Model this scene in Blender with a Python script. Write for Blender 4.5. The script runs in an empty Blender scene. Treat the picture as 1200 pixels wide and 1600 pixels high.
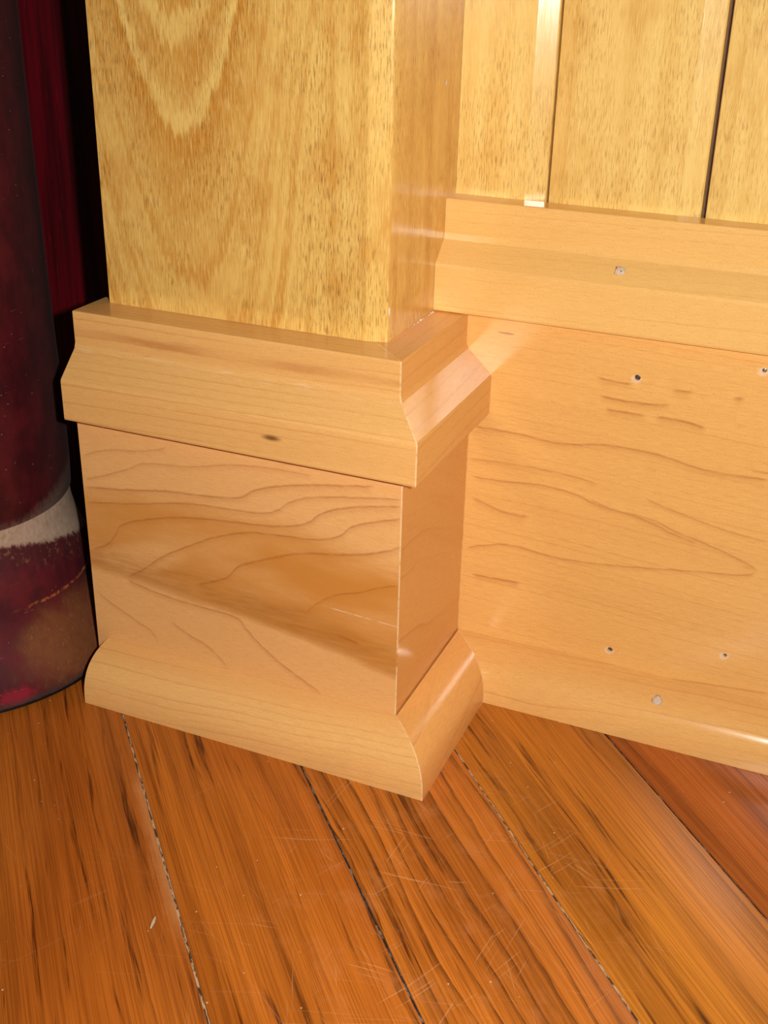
import bpy, bmesh, math, random
from mathutils import Vector, Euler
random.seed(4)
S = bpy.context.scene
COL = S.collection
R = math.radians

# ------------------------------------------------------------------ camera
cam_d = bpy.data.cameras.new('camera')
cam = bpy.data.objects.new('camera', cam_d)
COL.objects.link(cam)
cam.location = (0.17087, -0.43280, 0.35692)
cam.rotation_euler = (R(64.279), R(-1.202), R(23.098))
cam_d.sensor_fit = 'HORIZONTAL'
cam_d.sensor_width = 36.0
cam_d.lens = 36.0 * 1846.9 / 1200.0
cam_d.clip_start = 0.01
S.camera = cam

# ------------------------------------------------------------------ world, flash, exposure
world = bpy.data.worlds.new('world')
S.world = world
world.use_nodes = True
world.node_tree.nodes['Background'].inputs[0].default_value = (1.0, 0.86, 0.70, 1)
world.node_tree.nodes['Background'].inputs[1].default_value = 0.035

fl_d = bpy.data.lights.new('flash', 'AREA')
fl_d.shape = 'DISK'
fl_d.size = 0.014
fl_d.energy = 3.1
fl_d.color = (1.0, 0.985, 0.93)
flash = bpy.data.objects.new('flash', fl_d)
COL.objects.link(flash)
rm = Euler(cam.rotation_euler).to_matrix()
flash.location = Vector(cam.location) + rm @ Vector((0.050, 0.013, 0.0))
flash.rotation_euler = cam.rotation_euler

S.view_settings.view_transform = 'Standard'
S.view_settings.look = 'None'
S.view_settings.exposure = 0.0
S.view_settings.gamma = 1.0
S.view_settings.use_curve_mapping = False
S.cycles.blur_glossy = 0.0

# ------------------------------------------------------------------ node helpers
class X:
    """a value socket with arithmetic"""
    def __init__(s, b, k): s.b, s.k = b, k
    def _m(s, op, *a):
        n = s.b.nt.nodes.new('ShaderNodeMath'); n.operation = op
        for i, q in enumerate((s,) + a):
            if isinstance(q, X): s.b.nt.links.new(q.k, n.inputs[i])
            else: n.inputs[i].default_value = q
        return X(s.b, n.outputs[0])
    def __add__(s, o): return s._m('ADD', o)
    __radd__ = __add__
    def __sub__(s, o): return s._m('SUBTRACT', o)
    def __rsub__(s, o): return s * -1.0 + o
    def __mul__(s, o): return s._m('MULTIPLY', o)
    __rmul__ = __mul__
    def __truediv__(s, o): return s._m('DIVIDE', o)
    def __pow__(s, o): return s._m('POWER', o)
    def frac(s): return s._m('FRACT')
    def abs(s): return s._m('ABSOLUTE')
    def sqrt(s): return s._m('SQRT')
    def sin(s): return s._m('SINE')
    def min(s, o): return s._m('MINIMUM', o)
    def max(s, o): return s._m('MAXIMUM', o)
    def step(s, a, b, lo=0.0, hi=1.0):
        n = s.b.nt.nodes.new('ShaderNodeMapRange'); n.interpolation_type = 'SMOOTHSTEP'
        if a > b: a, b, lo, hi = b, a, hi, lo
        s.b.nt.links.new(s.k, n.inputs[0])
        for i, q in zip((1, 2, 3, 4), (a, b, lo, hi)): n.inputs[i].default_value = q
        return X(s.b, n.outputs[0])

class B:
    def __init__(s, name):
        s.m = bpy.data.materials.new(name); s.m.use_nodes = True
        s.nt = s.m.node_tree
        s.p = s.nt.nodes['Principled BSDF']
    def uv(s, name='UVMap'):
        n = s.nt.nodes.new('ShaderNodeUVMap'); n.uv_map = name
        q = s.nt.nodes.new('ShaderNodeSeparateXYZ'); s.nt.links.new(n.outputs[0], q.inputs[0])
        return X(s, q.outputs[0]), X(s, q.outputs[1])
    def vec(s, *a):
        n = s.nt.nodes.new('ShaderNodeCombineXYZ')
        for i, q in enumerate(a):
            if isinstance(q, X): s.nt.links.new(q.k, n.inputs[i])
            else: n.inputs[i].default_value = q
        return n.outputs[0]
    def noise(s, x, y, z=0.0, detail=2.0, rough=0.5):
        n = s.nt.nodes.new('ShaderNodeTexNoise')
        s.nt.links.new(s.vec(x, y, z), n.inputs['Vector'])
        n.inputs['Scale'].default_value = 1.0
        n.inputs['Detail'].default_value = detail; n.inputs['Roughness'].default_value = rough
        return X(s, n.outputs[0])
    def dots(s, x, y, z=0.0):
        n = s.nt.nodes.new('ShaderNodeTexVoronoi')
        s.nt.links.new(s.vec(x, y, z), n.inputs['Vector']); n.inputs['Scale'].default_value = 1.0
        q = s.nt.nodes.new('ShaderNodeSeparateColor'); s.nt.links.new(n.outputs['Color'], q.inputs[0])
        return X(s, n.outputs['Distance']), X(s, q.outputs[0])
    def mix(s, f, a, b, mode='MIX'):
        n = s.nt.nodes.new('ShaderNodeMix'); n.data_type = 'RGBA'; n.blend_type = mode
        for i, q in ((0, f), (6, a), (7, b)):
            if isinstance(q, X): s.nt.links.new(q.k, n.inputs[i])
            elif hasattr(q, 'links'): s.nt.links.new(q, n.inputs[i])
            elif isinstance(q, (int, float)): n.inputs[i].default_value = q
            else: n.inputs[i].default_value = (*q, 1)
        return n.outputs[2]
    def info(s):
        n = s.nt.nodes.new('ShaderNodeObjectInfo')
        return n.outputs['Color'], X(s, n.outputs['Alpha'])
    def done(s, col, rough=0.3, bump=None, bstr=0.2, bdist=0.0005, spec=0.5, coat=0.0, crough=0.1):
        def put(q, name):
            if isinstance(q, X): s.nt.links.new(q.k, s.p.inputs[name])
            elif hasattr(q, 'links'): s.nt.links.new(q, s.p.inputs[name])
            elif isinstance(q, (int, float)): s.p.inputs[name].default_value = q
            else: s.p.inputs[name].default_value = (*q, 1)
        put(col, 'Base Color'); put(rough, 'Roughness')
        put(spec, 'Specular IOR Level'); put(coat, 'Coat Weight'); put(crough, 'Coat Roughness')
        if bump is not None:
            n = s.nt.nodes.new('ShaderNodeBump'); n.inputs['Strength'].default_value = bstr
            n.inputs['Distance'].default_value = bdist
            s.nt.links.new(bump.k, n.inputs['Height']); s.nt.links.new(n.outputs[0], s.p.inputs['Normal'])
        return s.m

def srgb(r, g, b):
    f = lambda c: c / 12.92 if c <= 0.04045 else ((c + 0.055) / 1.055) ** 2.4
    return tuple(f(c / 255) for c in (r, g, b))

# ------------------------------------------------------------------ materials
# growth lines of two boards: points (u along, v across), strength, width
PLINTH_LINES = [
    ([(.0012, .1282), (.018, .1345), (.034, .1367), (.0497, .1412)], 0.5, 1),
    ([(.0017, .1159), (.026, .1255), (.037, .1308), (.061, .1338), (.0877, .1397), (.11, .1416), (.1256, .1416)], 0.6, 1),
    ([(.0013, .1116), (.0251, .1147), (.0499, .1188), (.0737, .1209), (.0871, .1231), (.097, .129), (.1099, .1335), (.1347, .1388), (.1557, .1422)], 0.9, 1.3),
    ([(.0013, .1032), (.0299, .1082), (.0599, .1144), (.0802, .1161), (.0999, .1178), (.1081, .1211), (.1145, .1263), (.1255, .1309), (.1484, .1355), (.169, .1387)], 0.8, 1),
    ([(.0023, .0774), (.0112, .082), (.0164, .0884), (.0206, .0944), (.0327, .0999), (.0595, .1069), (.0866, .1102), (.1095, .113), (.1239, .1181), (.1301, .1237), (.1409, .1287), (.1691, .1353)], 0.9, 1.3),
    ([(.0223, .0661), (.0305, .0715), (.0439, .0824), (.0621, .0933), (.0762, .1006), (.0931, .1062), (.1094, .1082), (.1285, .1104), (.1394, .1144), (.1455, .1204), (.156, .125), (.1693, .1293)], 0.9, 1.2),
    ([(.0214, .0641), (.0315, .062), (.0477, .0597), (.0655, .0588), (.0846, .0574), (.0896, .0526), (.0963, .0463), (.1081, .0379), (.1215, .0309), (.1299, .0269)], 0.8, 1.2),
    ([(.0626, .0712), (.0803, .0797), (.0857, .0861), (.1009, .0937), (.1221, .1018), (.141, .1053), (.1563, .1095), (.1697, .1156)], 0.9, 1.6),
    ([(.1219, .0695), (.13, .0782), (.138, .0835), (.149, .0875), (.1612, .0932), (.1695, .096)], 0.8, 1.2),
    ([(.0026, .0523), (.0116, .0472), (.0243, .0412), (.035, .0357), (.0381, .0272)], 0.6, 1),
    ([(.0459, .0458), (.0556, .041), (.0679, .0361), (.0781, .0269)], 0.6, 1.2),
    ([(.1389, .0616), (.1445, .061), (.1501, .0601)], 1.0, 2),
]
BOARD_LINES = [
    ([(.0633, .1154), (.0781, .112), (.0937, .111), (.1056, .1072), (.1198, .1039), (.1327, .1004), (.1457, .0956)], 0.7, 1),
    ([(.0023, .0748), (.0137, .0794), (.0278, .082), (.042, .0806), (.0599, .0806), (.0812, .0828), (.1019, .0858), (.1244, .0892), (.1366, .0906), (.1458, .095)], 0.7, 1),
    ([(.09, .1209), (.1107, .1161), (.1298, .1124), (.1481, .1109)], 0.6, 1),
    ([(.0061, .0607), (.0192, .061), (.0322, .0614)], 1.0, 1.4),
    ([(.0035, .0256), (.0246, .0248), (.0465, .0257), (.0608, .0254)], 0.6, 1),
    ([(.0822, .0223), (.104, .0243), (.129, .0274), (.1608, .0302)], 0.7, 1.2),
    ([(.0029, .1161), (.0184, .1162), (.0389, .118), (.0565, .1165), (.0675, .113), (.0834, .1113), (.0939, .1092), (.1072, .105), (.1175, .103)], 0.8, 1),
    ([(.001, .1252), (.0177, .1262), (.0382, .1265), (.0584, .1254), (.0664, .1235)], 0.6, 1),
    ([(.0028, .1427), (.0234, .1428), (.0437, .1416), (.0694, .1448), (.0846, .1449), (.0972, .1439), (.1197, .1407), (.1434, .1413)], 0.8, 1.2),
    ([(.0631, .1686), (.0795, .168), (.0953, .1693)], 1.0, 1.3),
    ([(.0663, .1625), (.0751, .1626), (.0851, .1623)], 1.0, 1.3),
    ([(.09, .1625), (.0997, .1629), (.1127, .1608)], 1.0, 1.5),
    ([(.061, .1774), (.0686, .1766), (.0773, .1767)], 0.9, 1.4),
    ([(.0956, .1767), (.1004, .1768), (.1051, .1771)], 1.0, 1.5),
    ([(.1227, .1774), (.125, .1775), (.1275, .1777)], 1.0, 1.8),
    ([(.0036, .1044), (.0123, .1017), (.0209, .0997), (.0335, .0997)], 0.6, 2.0),
]

def grain_lines(b, u, v, lines, seed):
    """follow each growth line with a curve v = f(u); returns (thin line, soft shade beside it)"""
    thin = soft = None
    jit = (b.noise(u * 220, v * 220, seed, 2) - 0.5) * 0.0009
    for pts, st, wd in lines:
        us, vs = [p[0] for p in pts], [p[1] for p in pts]
        u0, u1, v0, v1 = us[0], us[-1], min(vs) - .002, max(vs) + .002
        n = b.nt.nodes.new('ShaderNodeFloatCurve'); cv = n.mapping.curves[0]
        q = [((a - u0) / (u1 - u0), (c - v0) / (v1 - v0)) for a, c in pts]
        cv.points[0].location = q[0]; cv.points[-1].location = q[-1]
        for p in q[1:-1]: cv.points.new(*p)
        n.mapping.update()
        b.nt.links.new(((u - u0) / (u1 - u0)).k, n.inputs['Value'])
        d = v - (X(b, n.outputs[0]) * (v1 - v0) + v0) + jit
        ends = (u - u0).step(-.001, .003) * (u1 - u).step(-.001, .003) * st
        t = d.abs().step(.0007 * wd, .0000) * ends
        h = d.step(-.0035 * wd, 0.0) * (d * -1.0).step(-.0009, 0.0) * ends
        thin = t if thin is None else thin.max(t)
        soft = h if soft is None else soft.max(h)
    return thin, soft

def maple(name, seed, k=110.0, wob=0.9, su=9.0, sv=16.0, tilt=0.0, line=0.55, blotch=None,
          base=(226, 166, 99), dark=(196, 122, 58), holes=(), rough=0.17, ends=True, streak=0.35, lines=None):
    """clear finished maple; u runs along the board, v across it (metres)"""
    b = B(name); u, v = b.uv(); e0, e1 = b.uv('Ends')
    wide = b.noise(u * su, v * sv, seed, 1.5, 0.5) - 0.5
    ripple = b.noise(u * 55, v * 70, seed + 9, 2, 0.5) - 0.5
    F = v * k + u * tilt + wide * (2.6 * wob) + ripple * 0.22
    fr = F.frac()
    vary = b.noise(u * 7, F * 0.9, seed + 3, 1, 0.5).step(0.30, 0.72)
    ring = (fr ** 9.0) * (1.0 - fr.step(0.965, 1.0)) * vary * line
    band = b.noise(u * 3, F * 0.33, seed + 5, 2, 0.5).step(0.25, 0.80) * streak
    fine = b.noise(u * 160, v * 2600, seed, 3, 0.6)
    pore = b.noise(u * 900, v * 2400, seed + 1, 1, 0.5).step(0.58, 0.76) * 0.30
    fleck = b.noise(u * 38, v * 460, seed + 7, 1, 0.5).step(0.735, 0.79) * b.noise(u * 9, v * 20, seed + 8, 1).step(0.5, 0.64) * 0.55
    hi = tuple(min(1, c * 1.10) for c in srgb(*base))
    c = b.mix(band, hi, srgb(*[int(p * .72 + q * .28) for p, q in zip(base, dark)]))
    c = b.mix(fine.step(0.30, 0.72) * 0.30, c, srgb(*dark))
    c = b.mix(ring, c, srgb(168, 88, 40))
    c = b.mix(pore, c, srgb(176, 104, 50))
    c = b.mix(fleck, c, srgb(138, 74, 32))
    if lines:
        th, so = grain_lines(b, u, v, lines, seed + 11)
        c = b.mix(so * 0.30, c, srgb(186, 112, 56))
    if blotch: c = blotch(b, u, v, F, fr, c, seed)
    if lines: c = b.mix(th * (b.noise(u * 130, v * 400, seed + 12, 2).step(0.25, 0.6) * 0.30 + 0.14), c, srgb(150, 80, 38))
    for hu, hv, r, du, dv in holes:                                    # torn fibres round a nail hole
        n = b.noise(u * 900, v * 900, hu * 100, 2) * 0.0022
        d = (((u - (hu + du)) ** 2.0) * 0.55 + (v - (hv + dv)) ** 2.0).sqrt() + n
        c = b.mix(d.step(r * 1.75, r * 1.25) * 0.65, c, srgb(232, 205, 172))
    if ends:                                                            # raw wood and putty showing at the joints
        w = b.noise(v * 300, e0 * 50, seed + 2, 2).step(0.30, 0.55)
        c = b.mix(e1.step(0.0009, 0.0004) * w * 0.75, c, srgb(250, 214, 165))
    rg = rough + (b.noise(u * 20, v * 60, seed + 4, 2) - 0.5) * 0.12
    return b.done(c, rg, fine, 0.05, 0.0003, spec=0.5)

def plinth_blotch(b, u, v, F, fr, c, seed):
    """brown heartwood streak across the plinth face, falling to the right"""
    n = b.noise(u * 14, v * 40, seed + 20, 2, 0.5) - 0.5
    n2 = b.noise(u * 60, v * 420, seed + 21, 3, 0.6) - 0.5
    top = 0.113 + u * 0.11 - u * u * 0.85 + n * 0.010 + n2 * 0.007
    bot = 0.0665 - u * 0.055 - u * u * 0.36 + n * 0.006 + n2 * 0.007
    lo = v - bot
    m = lo.step(-0.003, 0.004) * (top - v).step(-0.004, 0.012)
    m = m * (0.45 + b.noise(u * 18, v * 60, seed + 22, 2).step(0.3, 0.7) * 0.40 + (u - 0.05).step(0.0, 0.06) * 0.15)
    rim = lo.step(-0.003, 0.003) * lo.step(0.024, 0.004) * (0.5 + n2 * 1.6 + n)
    lens = ((((u - 0.030) * 1.0) ** 2.0 + ((v - 0.078 - (u - 0.03) * 0.25) * 2.6) ** 2.0).sqrt() + n * 0.012).step(0.030, 0.012)
    m = m * (1.0 - lens * 0.75)
    c = b.mix(m * 0.85, c, srgb(204, 130, 48))
    c = b.mix(rim.max(0.0) * 0.62, c, srgb(158, 98, 40))
    sc = (v - (0.0830 - u * 0.052)).abs().step(0.0004, 0.00005) * (u - 0.130).step(0.0, 0.006) * b.noise(u * 200, v * 10, 3, 1).step(0.35, 0.6)
    return b.mix(sc * 0.6, c, srgb(255, 225, 190))

def cap_worn(b, u, v, F, fr, c, seed):
    """dark mineral streaks and a scuffed line along the bevel"""
    n = b.noise(u * 25, v * 200, seed + 30, 3, 0.6)
    c = b.mix(((v - 0.0255 - (n - 0.5) * 0.006).abs().step(0.003, 0.0006)) * b.noise(u * 10, 0.0, seed + 3, 1).step(0.42, 0.62) * 0.55, c, srgb(176, 98, 46))
    w = b.noise(u * 70, v * 900, seed + 31, 3, 0.6).step(0.52, 0.68) * (v - 0.0335).abs().step(0.0022, 0.0006)
    c = b.mix(w * 0.5, c, srgb(244, 206, 160))
    kn = (((u - 0.111) * 0.30) ** 2.0 + (v - 0.0600) ** 2.0).sqrt()
    return b.mix(kn.step(0.0020, 0.0003) * 0.85, c, srgb(104, 56, 24))

def golden(name, seed, cathedral=None, base=(226, 176, 92), dark=(186, 122, 46), fleck=0.75, tone=0.5, rough=0.22, fq=(170, 2000)):
    """old varnished golden veneer: u runs up the board, v across it"""
    b = B(name); u, v = b.uv(); oc, al = b.info()
    sd = al * 37.0 + seed
    if cathedral:
        xc, kk = cathedral
        dx = v - xc + (b.noise(u * 7, v * 8, sd, 1) - 0.5) * 0.010
        F = u - dx * dx * kk + (b.noise(u * 45, v * 420, sd + 2, 3, 0.6) - 0.5) * 0.022
        n = b.nt.nodes.new('ShaderNodeFloatCurve'); cv = n.mapping.curves[0]
        q = [(.18, .45), (.20, .4), (.209, .35), (.217, .72), (.225, .5), (.240, .55), (.252, .68), (.263, .7), (.274, 1.0), (.280, .75), (.286, .05), (.291, .35),
             (.300, .62), (.312, .72), (.319, .2), (.326, .2), (.332, .95), (.345, .6), (.36, .3), (.38, .7), (.42, .2), (.48, .6)]
        q = [((x - .18) / .30, y) for x, y in q]
        cv.points[0].location = q[0]; cv.points[-1].location = q[-1]
        for p in q[1:-1]: cv.points.new(*p)
        n.mapping.update(); b.nt.links.new(((F - .18) / .30).k, n.inputs['Value'])
        low = F.step(.215, .185)
        bnd = (X(b, n.outputs[0]) * 0.36 + 0.33) * (1.0 - low) + b.noise(F * 40.0, 0.0, sd + 1, 2, 0.6) * low
        side = b.noise(u * 4, v * 150, sd + 4, 2, 0.5) * 0.55 + 0.18
        far = (v - xc).abs().step(0.035, 0.080)
        g = bnd * (1.0 - far) + side * far
    else:
        g = b.noise(u * 3.5, v * 130, sd, 3, 0.5)
    cloud = b.noise(u * 28, v * 45, sd + 6, 3, 0.6)
    c = b.mix(g.step(0.26, 0.74), srgb(*base), srgb(*[int(p * (1 - tone) + q * tone) for p, q in zip(base, dark)]))
    c = b.mix(cloud.step(0.45, 0.72) * 0.50, c, srgb(*dark))
    silk = b.noise(u * 110, v * 1900, sd + 5, 3, 0.6)
    c = b.mix(silk.step(0.46, 0.66) * 0.5, c, srgb(248, 212, 130))
    dash = b.noise(u * fq[0], v * fq[1], sd + 8, 2, 0.6).step(0.50, 0.66)
    c = b.mix(dash * b.noise(u * 20, v * 30, sd + 9, 2).step(0.30, 0.62) * fleck, c, srgb(134, 84, 30))
    rg = rough + (b.noise(u * 30, v * 120, sd + 3, 2) - 0.5) * 0.1
    wav = b.noise(u * 45, v * 300, sd + 12, 2) + silk * 0.25
    return b.done(c, rg, wav, 0.16, 0.0006, spec=0.55)

def floor_mat(name='floor_oak', bold=0.0):
    b = B(name); u, v = b.uv(); tint, al = b.info()
    sd = al * 53.0
    warp = (b.noise(u * 6, v * 20, sd + 1, 2) - 0.5)
    F = v * 150 + warp * 2.6
    pores = b.noise(u * 9, F * 1.5, sd + 2, 3, 0.6)
    tick = b.noise(u * 60, v * 1500, sd + 8, 2, 0.55)
    long = b.noise(u * 2.2, F * 0.42, sd + 3, 3, 0.6)
    thin = b.noise(u * 14, v * 1700, sd + 4, 3, 0.65)
    patch = b.noise(u * 6, v * 20, sd + 5, 2, 0.5)
    c = b.mix(long.step(0.38, 0.66) * 0.45, tint, (0.38, 0.30, 0.22), 'MULTIPLY')
    c = b.mix(patch.step(0.42, 0.70) * 0.40, c, (0.62, 0.44, 0.30), 'MULTIPLY')
    c = b.mix(thin.step(0.42, 0.62) * 0.55, c, (0.42, 0.32, 0.22), 'MULTIPLY')
    c = b.mix(pores.step(0.57, 0.66) * patch.step(0.34, 0.54) * (0.35 + tick.step(0.35, 0.6) * 0.6), c, (0.20, 0.13, 0.10), 'MULTIPLY')
    ring = ((v * 105 + warp * (1.2 + bold * 1.2) + b.noise(u * 45, v * 30, sd + 9, 2) * 0.22).frac()) ** 5.0
    c = b.mix(ring * (tick.step(0.30, 0.55) * 0.6 + 0.4) * b.noise(u * 5, v * 60, sd + 11, 1).step(0.30 - bold * 0.2, 0.60 - bold * 0.2) * (0.55 + bold * 0.38), c, (0.30 - bold * 0.14, 0.20 - bold * 0.1, 0.16 - bold * 0.08), 'MULTIPLY')
    # scratches in the varnish, several directions
    tc = b.nt.nodes.new('ShaderNodeTexCoord'); q = b.nt.nodes.new('ShaderNodeSeparateXYZ')
    ge = b.nt.nodes.new('ShaderNodeNewGeometry'); b.nt.links.new(ge.outputs['Position'], q.inputs[0])
    x, y = X(b, q.outputs[0]), X(b, q.outputs[1])
    scr = None
    worn = (((x - 0.055) ** 2.0) + (y + 0.080) ** 2.0).sqrt().step(0.12, 0.03)
    for i, a in enumerate((20, 62, 85, 118, 150, 5)):
        ca, sa = math.cos(R(a)), math.sin(R(a))
        p, t = x * ca + y * sa, y * ca - x * sa
        bend = (b.noise(p * 18, t * 18, i * 7.0, 1) - 0.5) * 0.006
        s = b.noise(p * 16, (t + bend) * 1250, 3.3 + i, 0, 0.5).step(0.755, 0.80) * b.noise(p * 40, t * 60, i + 20.0, 1).step(0.48, 0.60)
        scr = s if scr is None else scr.max(s)
    scr = scr * (0.12 + worn * 0.6)
    c = b.mix(scr * 0.5, c, srgb(232, 180, 130))
    haze = worn * b.noise(x * 60, y * 60, 2.0, 4, 0.65).step(0.48, 0.70)
    c = b.mix(haze * 0.22, c, srgb(214, 140, 84))
    d, rnd = b.dots(x * 150, y * 150, 0.5)
    c = b.mix(d.step(0.075, 0.04) * rnd.step(0.72, 0.76) * 0.8, c, srgb(225, 200, 170))
    nn, tt = x * 0.7302 + y * 0.6833 + 0.1187, x * 0.6833 - y * 0.7302
    sc = (nn + b.noise(tt * 90, nn * 300, 4.0, 3, 0.6) * 0.006).step(-0.004, 0.0035) * (nn * -1.0).step(-0.001, 0.0) * (tt + 0.035).step(0.0, 0.02) * (0.09 - tt).step(0.0, 0.03)
    c = b.mix(sc * 0.45, c, srgb(222, 160, 104))
    return b.done(c, 0.30 + scr * 0.3 + haze * 0.2, pores * -1.0 + thin * -0.3, 0.12, 0.0006, spec=0.5)

def joint_mat(name, a, bb, t):
    b = B(name); u, v = b.uv()
    n = b.noise(u * 160, v * 800, 2.0, 3, 0.65)
    return b.done(b.mix(n.step(t, t + 0.12), a, bb), 0.8)

def column_mat(name, drum):
    b = B(name); u, v = b.uv()          # u: angle (rad), v: height
    n = b.noise(u * 5, v * 45, 1.0, 4, 0.6); n2 = b.noise(u * 24, v * 200, 2.0, 4, 0.65)
    c = b.mix(n.step(0.35, 0.70), srgb(56, 15, 20), srgb(80, 20, 26))
    c = b.mix(n2.step(0.55, 0.75) * 0.35, c, srgb(44, 22, 24))
    st = b.noise(u * 1.2, v * 900, 3.0, 2, 0.6).step(0.66, 0.74) * b.noise(u * 14, v * 50, 6.0, 1).step(0.52, 0.62)
    c = b.mix(st * 0.30, c, srgb(170, 130, 130))
    rough = 0.42
    if drum:
        f = (u + 0.75).max(0.0) * 0.017
        wobble = (n2 - 0.5) * 0.010 + (n - 0.5) * 0.008
        top, bot = 0.0905 + u * 0.0, 0.0868 - f + wobble * 0.8
        g = (v - bot).step(-0.0015, 0.0015) * (top - v).step(-0.0012, 0.0012)
        # scraped dark ledge under the grey band
        c = b.mix((v - bot).step(-0.014, -0.004) * (0.5 + n2 * 0.6).min(1.0) * 0.6, c, srgb(58, 26, 28))
        chips = b.noise(u * 14, v * 190, 8.0, 4, 0.75).step(0.55, 0.63) * (v - bot).step(-0.016, -0.006)
        c = b.mix(chips * 0.55, c, srgb(112, 80, 52))
        c = b.mix(g * (0.45 + n2 * 0.8).min(1.0), c, srgb(150, 128, 110))
        c = b.mix(g * b.noise(u * 20, v * 260, 9.0, 3).step(0.55, 0.68) * 0.5, c, srgb(120, 98, 66))
        # rubbed brown patch low on the pilaster side, crimson touch-up near the floor
        d = ((u + 0.02) * 1.6) ** 2.0 + ((v - 0.024) * 38) ** 2.0
        br = (d.sqrt() + (n - 0.5) * 0.9).step(1.0, 0.45)
        c = b.mix(br * (0.45 + n2 * 0.7).min(1.0), c, srgb(104, 62, 34))
        c = b.mix(br * b.noise(u * 50, v * 320, 5.0, 4, 0.7).step(0.58, 0.70) * 0.6, c, srgb(140, 92, 52))
        rd = (((u + 0.58) * 1.0) ** 2.0 + ((v - 0.0075) * 22) ** 2.0).sqrt() + (n2 - 0.5) * 0.22
        c = b.mix(rd.step(0.15, 0.04) * 0.6, c, srgb(130, 16, 36))
        ln = (v - 0.0475 + (n - 0.5) * 0.004).abs().step(0.0012, 0.0003) * n2.step(0.42, 0.56) * (u + 0.55).step(0.0, 0.4)
        c = b.mix(ln * 0.6, c, srgb(160, 92, 48))
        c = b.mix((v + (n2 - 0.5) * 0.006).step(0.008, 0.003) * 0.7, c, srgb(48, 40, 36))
        c = b.mix((v + (n2 - 0.5) * 0.002).step(0.0036, 0.0026), c, (0.002, 0.002, 0.002))  # shadow line of the gap at the floor, painted black on the foot
        rough = 0.62
    if not drum:
        rise = 0.0895 + (u + 0.25).max(0.0) * 0.020 + (n2 - 0.5) * 0.012
        c = b.mix((v - rise).step(0.006, -0.004) * 0.6, c, srgb(132, 112, 98))
        rim_shade = (u - 0.02).step(-0.25, 0.45) * (0.55 + n2 * 0.5)  # grey shading falloff towards the shaft's right rim, painted into the colour
        c = b.mix(rim_shade * 0.6, c, srgb(66, 52, 48))
    else: c = b.mix(1.0, c, (1.5, 1.5, 1.5), 'MULTIPLY')
    d, rnd = b.dots(u * 24, v * 330, 0.5)
    c = b.mix(d.step(0.09, 0.04) * rnd.step(0.80, 0.83) * 0.8, c, srgb(200, 180, 170))
    m = b.done(c, rough, n2, 0.2, 0.0006, spec=0.2)
    b.p.inputs['Sheen Weight'].default_value = 0.012
    b.p.inputs['Sheen Roughness'].default_value = 0.35
    b.p.inputs['Sheen Tint'].default_value = (0.8, 0.72, 0.72, 1)
    return m

def redwall_mat():
    b = B('dark_red_varnish'); u, v = b.uv()
    n = b.noise(u * 6, v * 170, 1.0, 3, 0.6); n2 = b.noise(u * 60, v * 500, 2.0, 3, 0.6)
    c = b.mix(n.step(0.35, 0.68), srgb(104, 8, 22), srgb(60, 8, 16))
    c = b.mix(n2.step(0.60, 0.72) * 0.35, c, srgb(140, 22, 34))
    return b.done(c, 0.4, n2, 0.15, 0.0005, spec=0.3)

def plain(name, col, rough=0.6, metal=0.0):
    b = B(name); ge = b.nt.nodes.new('ShaderNodeTexCoord'); q = b.nt.nodes.new('ShaderNodeSeparateXYZ')
    b.nt.links.new(ge.outputs['Object'], q.inputs[0])
    n = b.noise(X(b, q.outputs[0]) * 1400, X(b, q.outputs[1]) * 1400, X(b, q.outputs[2]) * 1400, 3, 0.6)
    b.p.inputs['Metallic'].default_value = metal
    return b.done(b.mix(n.step(0.35, 0.65) * 0.5, col, tuple(c * 0.45 for c in col)), rough)

# ------------------------------------------------------------------ object helpers
def tag(o, label=None, cat=None, group=None, kind=None):
    for k, q in (('label', label), ('category', cat), ('group', group), ('kind', kind)):
        if q: o[k] = q
    return o

def empty(name, loc, label, cat, kind=None):
    o = bpy.data.objects.new(name, None); COL.objects.link(o); o.location = loc
    o.empty_display_size = 0.05
    return tag(o, label, cat, None, kind)

def mesh_obj(name, me, mat, parent=None, loc=None):
    o = bpy.data.objects.new(name, me); COL.objects.link(o)
    if mat and not me.materials: me.materials.append(mat)
    base = Vector(parent.location) if parent else Vector(loc or (0, 0, 0))
    if base.length: me.transform(__import__('mathutils').Matrix.Translation(-base))
    if parent: o.parent = parent
    else: o.location = base
    return o

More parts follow.
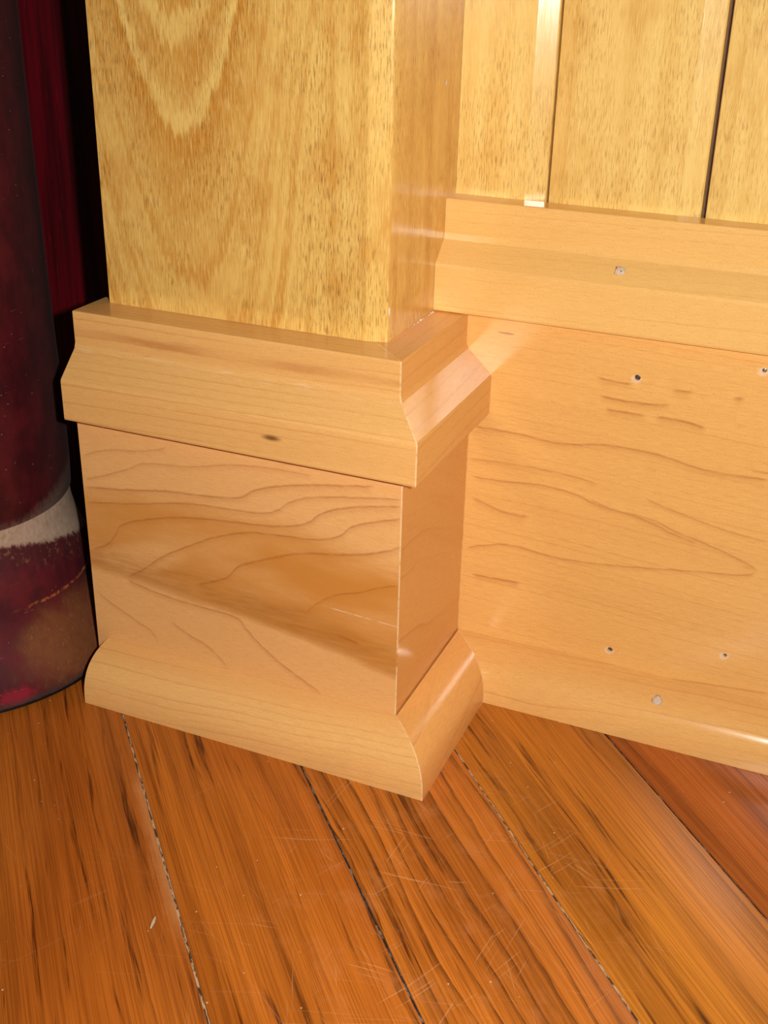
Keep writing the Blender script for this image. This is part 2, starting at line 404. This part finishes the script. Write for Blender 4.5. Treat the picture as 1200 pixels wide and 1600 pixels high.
def extrude(name, prof, place, t0, t1, mat, parent=None, loc=None, vstart=0, smooth=35, uoff=0.0, voff=0.0):
    """closed profile (a,b) swept along t; t0/t1 may depend on (a,b) so ends can be mitred"""
    n = len(prof)
    f0 = t0 if callable(t0) else (lambda a, b: t0)
    f1 = t1 if callable(t1) else (lambda a, b: t1)
    arc = [0.0]
    for i in range(1, n + 1):
        p, q = prof[i - 1], prof[i % n]
        arc.append(arc[-1] + math.hypot(q[0] - p[0], q[1] - p[1]))
    V0 = [place(a, b, f0(a, b)) for a, b in prof]; V1 = [place(a, b, f1(a, b)) for a, b in prof]
    me = bpy.data.meshes.new(name)
    faces = [(i, (i + 1) % n, n + (i + 1) % n, n + i) for i in range(n)] + [tuple(range(n - 1, -1, -1)), tuple(range(n, 2 * n))]
    me.from_pydata(V0 + V1, [], faces)
    uv = me.uv_layers.new(name='UVMap'); en = me.uv_layers.new(name='Ends')
    for p in me.polygons:
        cap = p.index >= n
        for li in p.loop_indices:
            vi = me.loops[li].vertex_index; k = vi % n; a, b = prof[k]
            end = vi >= n; tt = f1(a, b) if end else f0(a, b); L = f1(a, b) - f0(a, b)
            if cap: uv.data[li].uv = (a + uoff, b + voff)
            else:
                kk = k + (n if (k == 0 and p.index == n - 1) else 0)
                uv.data[li].uv = (tt + uoff, arc[kk] + voff)
            en.data[li].uv = (L if end else 0.0, 0.0 if end else L)
            if cap: en.data[li].uv = (1, 1)
    bm = bmesh.new(); bm.from_mesh(me); bmesh.ops.recalc_face_normals(bm, faces=bm.faces[:]); bm.to_mesh(me); bm.free()
    me.shade_smooth(); me.set_sharp_from_angle(angle=R(smooth))
    return mesh_obj(name, me, mat, parent, loc)

def soften(pts, idx, r=0.0006, k=2):
    """round chosen profile corners"""
    out = []
    n = len(pts)
    for i, p in enumerate(pts):
        if i not in idx: out.append(p); continue
        P = Vector(p); A = Vector(pts[i - 1]) - P; C = Vector(pts[(i + 1) % n]) - P
        rr = min(r, A.length * .45, C.length * .45); A.normalize(); C.normalize()
        a, c = P + A * rr, P + C * rr
        for j in range(k + 1):
            t = j / k; q = a * (1 - t) ** 2 + P * 2 * t * (1 - t) + c * t * t
            out.append((q.x, q.y))
    return out

# ------------------------------------------------------------------ dimensions (metres)
W, D, YW = 0.1696, 0.0867, 0.1050        # plinth width, plinth depth, panelled wall plane
Z2, Z5 = 0.1503, 0.2000                  # plinth board top, moulding top
SX0, SX1, SY = -0.1612, -0.0192, 0.0223  # pilaster shaft
YR = 0.155                               # dark red wall behind the column
CX, CY = -0.262, 0.004                   # column axis

CAP = [(-.0300, Z5), (-.0036, Z5), (-.0036, .1850), (-.0026, .1822), (.0094, .1708), (.0099, .1695), (.0099, Z2), (-.0300, Z2)]
CAP = soften(soften(CAP, {1}, .0007), {8}, .0012)
WCAP = [(-.0182, .2509), (-.0050, .2509), (-.0050, .2349), (-.0042, .2322), (.0056, .2228), (.0061, .2214), (.0061, .2002), (-.0182, .2002)]
WCAP = soften(soften(WCAP, {6}, .0013), {1}, .0008)
SHOE = [(0.0001, .0260), (.0036, .0257), (.0074, .0249), (.0112, .0238), (.0148, .0220), (.0178, .0199), (.0203, .0170), (.0222, .0135), (.0233, .0095), (.0238, .0050), (.0238, .0001), (0.0001, .0001)]

# ------------------------------------------------------------------ floor
ANG = R(-46.9)
ud, nd = Vector((math.cos(ANG), math.sin(ANG), 0)), Vector((-math.sin(ANG), math.cos(ANG), 0))
floor = empty('floor', (0.0, 0.0, -0.012), 'worn amber oak strip floor running diagonally in front of the maple base', 'floor', 'structure')
FM, FB = floor_mat(), floor_mat('floor_oak_bold_grain', 1.0)
jm_pale = joint_mat('joint_dust', srgb(60, 40, 26), srgb(190, 160, 125), 0.44)
jm_dark = joint_mat('joint_dirt', srgb(26, 18, 14), srgb(120, 108, 98), 0.50)
under = plain('subfloor_wood', (0.02, 0.012, 0.008), 0.9)
seams = [-0.1187, -0.0444, 0.0310, 0.1080]
left = [seams[0] - 0.0905]
while left[-1] > -1.10: left.append(left[-1] - 0.0755)
right = [seams[-1] + 0.0755]
while right[-1] < 0.95: right.append(right[-1] + 0.0755)
seams = left[::-1] + seams + right
tints = {0: (200, 112, 36), 1: (206, 116, 36), 2: (214, 124, 42), 3: (212, 132, 42), 4: (190, 102, 40)}
iA = len(left)                              # index of the joint nearest the column
def plank(i, a, c, la, lb):
    g = 0.0004
    pr = soften([(a + g, -.012), (a + g, 0.0), (c - g, 0.0), (c - g, -.012)], {1, 2}, .0006, 2)
    o = extrude('plank', pr, lambda p, q, t: tuple(nd * p + ud * t + Vector((0, 0, q))), la, lb, FB if i - iA == 1 else FM, floor, smooth=60)
    t = tints.get(i - iA + 1, random.choice([(176, 92, 30), (190, 104, 38), (160, 84, 34), (200, 116, 40)]))
    o.color = (*srgb(*t), random.random()); return o
for i in range(len(seams) - 1):
    off = 0.0 if -1 <= i - iA <= 4 else random.uniform(-.5, .5)
    cut = -0.55 + off if off else -0.75
    plank(i, seams[i], seams[i + 1], -1.15, cut - .0004)
    plank(i, seams[i], seams[i + 1], cut + .0004, 1.15)
for i, s in enumerate(seams[1:-1], 1):
    pale = i - iA in (0, 2)
    extrude('joint_filler', [(s - .0007, -.0035), (s - .0007, -.0005), (s + .0007, -.0005), (s + .0007, -.0035)],
            lambda p, q, t: tuple(nd * p + ud * t + Vector((0, 0, q))), -1.15, 1.15, jm_pale if pale else jm_dark, floor)
me = bpy.data.meshes.new('subfloor')
c8 = [tuple(nd * p + ud * t + Vector((0, 0, q))) for q in (-.02, -.0122) for p, t in ((-1.15, -1.15), (1.0, -1.15), (1.0, 1.15), (-1.15, 1.15))]
me.from_pydata(c8, [], [(3, 2, 1, 0), (4, 5, 6, 7), (0, 1, 5, 4), (1, 2, 6, 5), (2, 3, 7, 6), (3, 0, 4, 7)])
mesh_obj('subfloor', me, under, floor)

def sliver(name, cx, cy, ang, L, w, h, mat, parent=None, z=0.0):
    """a tapering sliver lying on a surface"""
    d = Vector((math.cos(ang), math.sin(ang), 0)); q = Vector((-d.y, d.x, 0)); c = Vector((cx, cy, z))
    vs, fs = [], []
    for t, ww, hh in ((-.5, .15, .3), (-.25, .8, .9), (.1, 1.0, 1.0), (.5, .2, .3)):
        for a, b_ in ((-1, 0), (-.4, 1), (.5, .9), (1, 0)): vs.append(tuple(c + d * (t * L) + q * (a * ww * w / 2) + Vector((0, 0, b_ * hh * h + .0001))))
    for i in range(3):
        for j in range(4): fs.append((i * 4 + j, i * 4 + (j + 1) % 4, i * 4 + 4 + (j + 1) % 4, i * 4 + 4 + j))
    fs += [(3, 2, 1, 0), (12, 13, 14, 15)]
    m_ = bpy.data.meshes.new(name); m_.from_pydata(vs, [], fs); m_.shade_smooth()
    return mesh_obj(name, m_, mat, parent, None if parent else (cx, cy, z))
pale = plain('pale_gouge', srgb(214, 186, 150), 0.7)
tag(sliver('gouge_sliver', -0.0476, -0.1382, R(-74), .0072, .0018, .0006, pale), 'tiny pale sliver added in place of a gouge in the floor beside the scuffed plank joint', 'splinter')  # raised sliver added where the plank has a pale gouge

# ------------------------------------------------------------------ panelled wall
wall = empty('wall_back', (0.3, YW, 0), 'golden varnished tongue and groove board wall above the maple baseboard', 'wall', 'structure')
XZ = lambda a, b, t: (a, b, t)
gb = [golden('golden_board', 11.0, fleck=0.45, tone=0.30, base=(240, 202, 122), dark=(204, 150, 66), fq=(170, 1900), rough=0.20)]
pitch = 0.0722
TOP = 1.0
for i in range(-1, 14):
    x0 = (0.0251 if i == 1 else 0.0968 + pitch * (i - 2)) if i > 0 else (SX1 + .00005 if i == 0 else None)
    if x0 is None: continue
    x1 = 0.0241 if i == 0 else 0.0948 + pitch * (i - 1)
    y = YW
    re_ = [(x1 - .0094, y), (x1 - .0006, y + .0027), (x1, y + .0034), (x1, y + .010)]
    le_ = [(x0, y + .010)] if i == 0 else [(x0, y + .010), (x0, y + .0034), (x0 + .0004, y + .0027), (x0 + .0078, y)]
    pr = (([(x0, y)] if i == 0 else []) + re_ + le_)
    o = extrude('wall_board', pr, XZ, 0.0, TOP, gb[0], wall, smooth=4)
    o.color = (1, 1, 1, random.random())
grm = plain('groove_brown_wood', srgb(74, 38, 20), 0.7)  # dark brown backing seen through the board joints
extrude('backing', [(-.0185, YW + .0101), (0.0240 + pitch * 13, YW + .0101), (0.0240 + pitch * 13, YW + .03), (-.0185, YW + .03)], XZ, 0.0, TOP, grm, wall)

# dark red wall left of the pilaster, behind the column
rw = extrude('wall_left', [(-0.9, YR), (-0.165, YR), (-0.165, YR + .02), (-0.9, YR + .02)], XZ, 0.0, TOP, redwall_mat(), None, (-.5, YR, 0))
tag(rw, 'dark red varnished wall in shade between the round column and the golden pilaster', 'wall', None, 'structure')

# ------------------------------------------------------------------ baseboard along the panelled wall
bb = empty('baseboard_right', (0.4, D, 0), 'tall plain maple baseboard with nail holes, sloped cap and shoe, right of pilaster', 'baseboard', 'structure')
XR = 0.95
holes = [(0.0794, 0.1801), (0.1340, 0.1920), (0.0820, 0.0345), (0.1379, 0.0462)]
mw = maple('maple_wall_board', 3.0, k=270, wob=1.1, su=5.0, sv=9.0, tilt=12.0, line=0.34, lines=BOARD_LINES, base=(228, 177, 103),
           holes=[(hx, hz, .0019, -.0006, -.0008) for hx, hz in holes] + [(0.0868, 0.0335, .0010, 0, 0)], ends=False, streak=.3)
me = bpy.data.meshes.new('board')
bm = bmesh.new()
rect = [bm.verts.new((x, D, z)) for x, z in ((-0.0191, 0.0), (XR, 0.0), (XR, Z5), (-0.0191, Z5))]
edges = [bm.edges.new((rect[i], rect[(i + 1) % 4])) for i in range(4)]
rings = []
for hx, hz in holes:
    rr = .00135 if hx < .13 else .0010
    r = [bm.verts.new((hx + rr * (1 + random.uniform(-.12, .12)) * math.cos(t * .628), D, hz + rr * (1 + random.uniform(-.12, .12)) * math.sin(t * .628))) for t in range(10)]
    edges += [bm.edges.new((r[i], r[(i + 1) % 10])) for i in range(10)]; rings.append(r)
bmesh.ops.triangle_fill(bm, edges=edges, use_beauty=True)
for r in rings:
    q = [bm.verts.new((p.co.x, D + .0022, p.co.z)) for p in r]
    for i in range(10): bm.faces.new((r[i], r[(i + 1) % 10], q[(i + 1) % 10], q[i]))
bk = [bm.verts.new((v.co.x, YW - .0001, v.co.z)) for v in rect]
for i in range(4): bm.faces.new((rect[i], rect[(i + 1) % 4], bk[(i + 1) % 4], bk[i]))
bm.faces.new(bk)
bmesh.ops.recalc_face_normals(bm, faces=bm.faces[:])
uvl = bm.loops.layers.uv.new('UVMap'); bm.loops.layers.uv.new('Ends')
for f in bm.faces:
    for l in f.loops: l[uvl].uv = (l.vert.co.x, l.vert.co.z)
bm.to_mesh(me); bm.free()
mesh_obj('board', me, mw, bb)
nail_m = plain('nail_steel', (0.16, 0.16, 0.17), 0.4, 0.8)
nail_b = plain('nail_bright', (0.45, 0.50, 0.55), 0.3, 0.9)
putty = plain('splintered_wood', srgb(222, 196, 172), 0.8)
def disc(name, c, nrm, r, dome, mat, parent, squash=1.0, rag=0.0, n=10):
    nrm = Vector(nrm).normalized(); ax = Vector((1, 0, 0)); ay = nrm.cross(ax).normalized()
    vs, fs = [tuple(Vector(c) + nrm * dome)], []
    for k, (q, h) in enumerate(((.6, .75), (1.0, 0.0), (.95, -.0008 / max(dome, 1e-6)))):
        for i in range(n):
            w = 1 + random.uniform(-rag, rag); a = i * 2 * math.pi / n
            vs.append(tuple(Vector(c) + ax * (math.cos(a) * r * q * w) + ay * (math.sin(a) * r * q * w * squash) + nrm * dome * h))
    for i in range(n):
        j = (i + 1) % n; fs.append((0, 1 + i, 1 + j))
        for k in (0, 1): fs.append((1 + k * n + i, 1 + (k + 1) * n + i, 1 + (k + 1) * n + j, 1 + k * n + j))
    m_ = bpy.data.meshes.new(name); m_.from_pydata(vs, [], fs); m_.shade_smooth()
    return mesh_obj(name, m_, mat, parent)
for i, (hx, hz) in enumerate(holes):
    disc('nail_head', (hx, D + (.0014 if i != 1 else .0005), hz), (0, -1, 0), .00128 if hx < .13 else .00095, .0002, nail_b if i == 1 else nail_m, bb)

WX = lambda a, b, t: (t, D - a, b)
mcap = maple('maple_wall_cap', 17.0, k=210, wob=0.6, su=4.0, sv=10, tilt=5.0, line=0.30, base=(230, 183, 110), dark=(206, 146, 76), ends=False, streak=.4)
extrude('cap_moulding', WCAP, WX, SX1 + .0001, XR, mcap, bb, smooth=15)
msh = maple('maple_wall_shoe', 23.0, k=200, wob=1.6, su=9.0, sv=14, tilt=12.0, line=0.5, base=(230, 178, 106), ends=False)
extrude('shoe_moulding', SHOE, WX, lambda a, b: a, XR, msh, bb)
# split-out nail holes in the cap bevel and in the shoe
def plug(c, nrm):
    disc('splinter', c, nrm, .0024, .0005, putty, bb, 1.1, .25)
    c2 = Vector(c) + Vector((.0007, -.0003, -.0004)); disc('nail_head', tuple(c2), nrm, .0009, .0006, nail_m, bb, 1.0, .2)
plug((0.0660, D - .0002, 0.2281), (0, -.69, .72))
plug((0.1107, D - .0155, 0.02155), (0, -.5, .86))

# ------------------------------------------------------------------ pilaster shaft
pil = empty('pilaster', ((SX0 + SX1) / 2, (SY + YW) / 2, Z2), 'square golden veneered pilaster with U shaped figure, standing in the maple plinth', 'pilaster')
mfront = golden('golden_veneer_front', 2.0, cathedral=(0.0455, 62.0), base=(242, 200, 112), dark=(198, 126, 40), fleck=0.66, tone=0.85)
xe = SX1
front = [(SX0, SY), (xe - .0096, SY), (xe - .0010, SY + .0026), (xe - .0003, SY + .0030), (xe, SY + .0038), (xe, SY + .012), (SX0, SY + .012)]
extrude('front_board', front, XZ, Z5 + .0001, TOP, mfront, pil, smooth=6)
mside = golden('golden_veneer_side', 6.0, base=(234, 186, 100), dark=(192, 126, 52), fleck=0.5, tone=0.55, rough=0.2)
extrude('side_board', [(xe, SY + .0121), (xe, YW - .0001), (xe - .012, YW - .0001), (xe - .012, SY + .0121)], XZ, Z5 + .0001, TOP, mside, pil)
extrude('side_board', [(SX0, YW + .048), (SX0, SY + .0121), (SX0 + .012, SY + .0121), (SX0 + .012, YW + .048)], XZ, Z5 + .0001, TOP, mside, pil)

# ------------------------------------------------------------------ maple plinth round the pilaster foot
pl = empty('plinth', (-W / 2, D / 2, 0), 'square maple plinth with sloped cap and rounded shoe moulding around the pilaster foot', 'plinth')
ZX = lambda a, b, t: (t, a, b)      # profile (y,z) swept along x
ZY = lambda a, b, t: (a, t, b)      # profile (x,z) swept along y
mpf = maple('maple_plinth_front', 31.0, k=92, wob=1.25, su=11.0, sv=19, tilt=2.0, line=0.12, lines=PLINTH_LINES, base=(234, 178, 113), dark=(198, 130, 66), blotch=plinth_blotch, streak=.25)
# profile starts at the foot so that v runs up the face
extrude('front_board', [(0, .0001), (0, Z2 - .0001), (.0222, Z2 - .0001), (.0222, .0001)], ZX, -W, lambda a, b: -a, mpf, pl, uoff=W)
mps = maple('maple_plinth_side', 41.0, k=60, wob=1.0, su=9.0, sv=14, tilt=22.0, line=0.5, base=(222, 164, 94), dark=(190, 118, 54), streak=.6)
extrude('side_board', [(0, .0001), (0, Z2 - .0001), (-.0190, Z2 - .0001), (-.0190, .0001)], ZY, lambda a, b: -a, D - .0002, mps, pl)
FX = lambda a, b, t: (t, -a, b)
SYp = lambda a, b, t: (a, t, b)
mcf = maple('maple_cap_front', 51.0, k=240, wob=0.9, su=5.0, sv=12, tilt=5.0, line=0.55, base=(232, 178, 108), dark=(204, 136, 68), blotch=cap_worn, streak=.5)
extrude('cap_front', CAP, FX, -W + .0006, lambda a, b: a, mcf, pl, uoff=W, voff=-.0105, smooth=15)
mcs = maple('maple_cap_side', 57.0, k=140, wob=0.4, su=5.0, sv=12, tilt=3.0, line=0.35, base=(228, 172, 100), dark=(198, 126, 62), ends=False, rough=0.23)
extrude('cap_side', CAP, SYp, lambda a, b: -a, D - .0002, mcs, pl, smooth=15)
msf = maple('maple_shoe_front', 61.0, k=230, wob=1.5, su=7.0, sv=12, tilt=9.0, line=0.5, base=(238, 182, 112), dark=(204, 136, 70))
extrude('shoe_front', SHOE, FX, -W + .0064, lambda a, b: a, msf, pl, uoff=W)
mss = maple('maple_shoe_side', 67.0, k=90, wob=0.7, su=8.0, sv=14, tilt=12.0, line=0.4, base=(232, 174, 102), dark=(202, 128, 62), rough=.16)
extrude('shoe_side', [(max(a, .0006), b) for a, b in SHOE], SYp, lambda a, b: -a, lambda a, b: D - a - .0001, mss, pl)

# ------------------------------------------------------------------ round dark red column
colm = empty('column', (CX, CY, 0), 'round dark red painted column with a scuffed grey ringed foot, left of the plinth', 'column')
def lathe(name, prof, mat, seg=96):
    vs, fs, uvs = [], [], []
    for r, z in prof:
        for i in range(seg):
            a = -math.pi + 2 * math.pi * i / seg; vs.append((CX + r * math.cos(a), CY + r * math.sin(a), z))
    m_ = bpy.data.meshes.new(name)
    for k in range(len(prof) - 1):
        for i in range(seg):
            j = (i + 1) % seg; fs.append((k * seg + i, k * seg + j, (k + 1) * seg + j, (k + 1) * seg + i))
    fs.append(tuple(range(seg - 1, -1, -1))); fs.append(tuple((len(prof) - 1) * seg + i for i in range(seg)))
    m_.from_pydata(vs, [], fs)
    u_ = m_.uv_layers.new(name='UVMap')
    for p in m_.polygons:
        i = p.index % seg
        for q, li in enumerate(p.loop_indices):
            a = -math.pi + 2 * math.pi * ((i + (1 if q in (1, 2) else 0)) / seg) if p.index < seg * (len(prof) - 1) else 0
            u_.data[li].uv = (a, vs[m_.loops[li].vertex_index][2])
    m_.shade_smooth(); m_.set_sharp_from_angle(angle=R(40))
    return mesh_obj(name, m_, mat, colm)
lathe('foot', [(.0835, .0001), (.0868, .0016), (.0856, .008), (.0832, .016), (.0780, .026), (.0745, .034), (.0722, .0415), (.0712, .0455), (.0709, .0475), (.0702, .053), (.0690, .060), (.0676, .0655), (.0660, .070), (.0645, .0755), (.0634, .081), (.0628, .0868), (.0626, .0899)], column_mat('column_foot_paint', True))
lathe('shaft', [(.0632, .0900), (.0640, .0912), (.0644, .105), (.0645, .125), (.0645, .144), (.0636, .170), (.0630, .2), (.0624, .25), (.0620, .3), (.0617, .4), (.0612, .7), (.061, TOP)], column_mat('column_paint', False))

# white plaster crumbs caught in the joint on top of the plinth cap, and chips of paint on the varnish
crumb = plain('plaster', srgb(236, 226, 208), 0.9)
bm = bmesh.new()
for k in range(9):
    yy = random.uniform(.050, .080); rr = random.uniform(.00022, .0005)
    m4 = __import__('mathutils').Matrix.Translation((SX1 + .0005 + random.uniform(0, .0007), yy, Z5 + rr * .7))
    bmesh.ops.create_icosphere(bm, subdivisions=1, radius=rr, matrix=m4)
me = bpy.data.meshes.new('plaster_crumbs'); bm.to_mesh(me); bm.free()
tag(mesh_obj('plaster_crumbs', me, crumb, None, (SX1, .065, Z5)), 'white plaster crumbs scattered in the joint on top of the plinth cap', 'crumbs', None, 'stuff')
for nm, c, nrm in (('paint_chip', (SX1 + .0001, .0855, .3022), (1, 0, 0)), ('paint_chip', (-.0192, .0262, .2137), (1, -.6, 0))):
    nrm = Vector(nrm).normalized(); t2 = nrm.cross(Vector((0, 0, 1))); vs = [tuple(Vector(c) + nrm * .0003)]
    for i in range(7):
        a = i * 2 * math.pi / 7; w = random.uniform(.6, 1.2)
        vs.append(tuple(Vector(c) + t2 * (math.cos(a) * .0008 * w) + Vector((0, 0, math.sin(a) * .0019 * w))))
    m_ = bpy.data.meshes.new(nm); m_.from_pydata(vs, [], [(0, 1 + i, 1 + (i + 1) % 7) for i in range(7)])
    mesh_obj(nm, m_, crumb, pil)
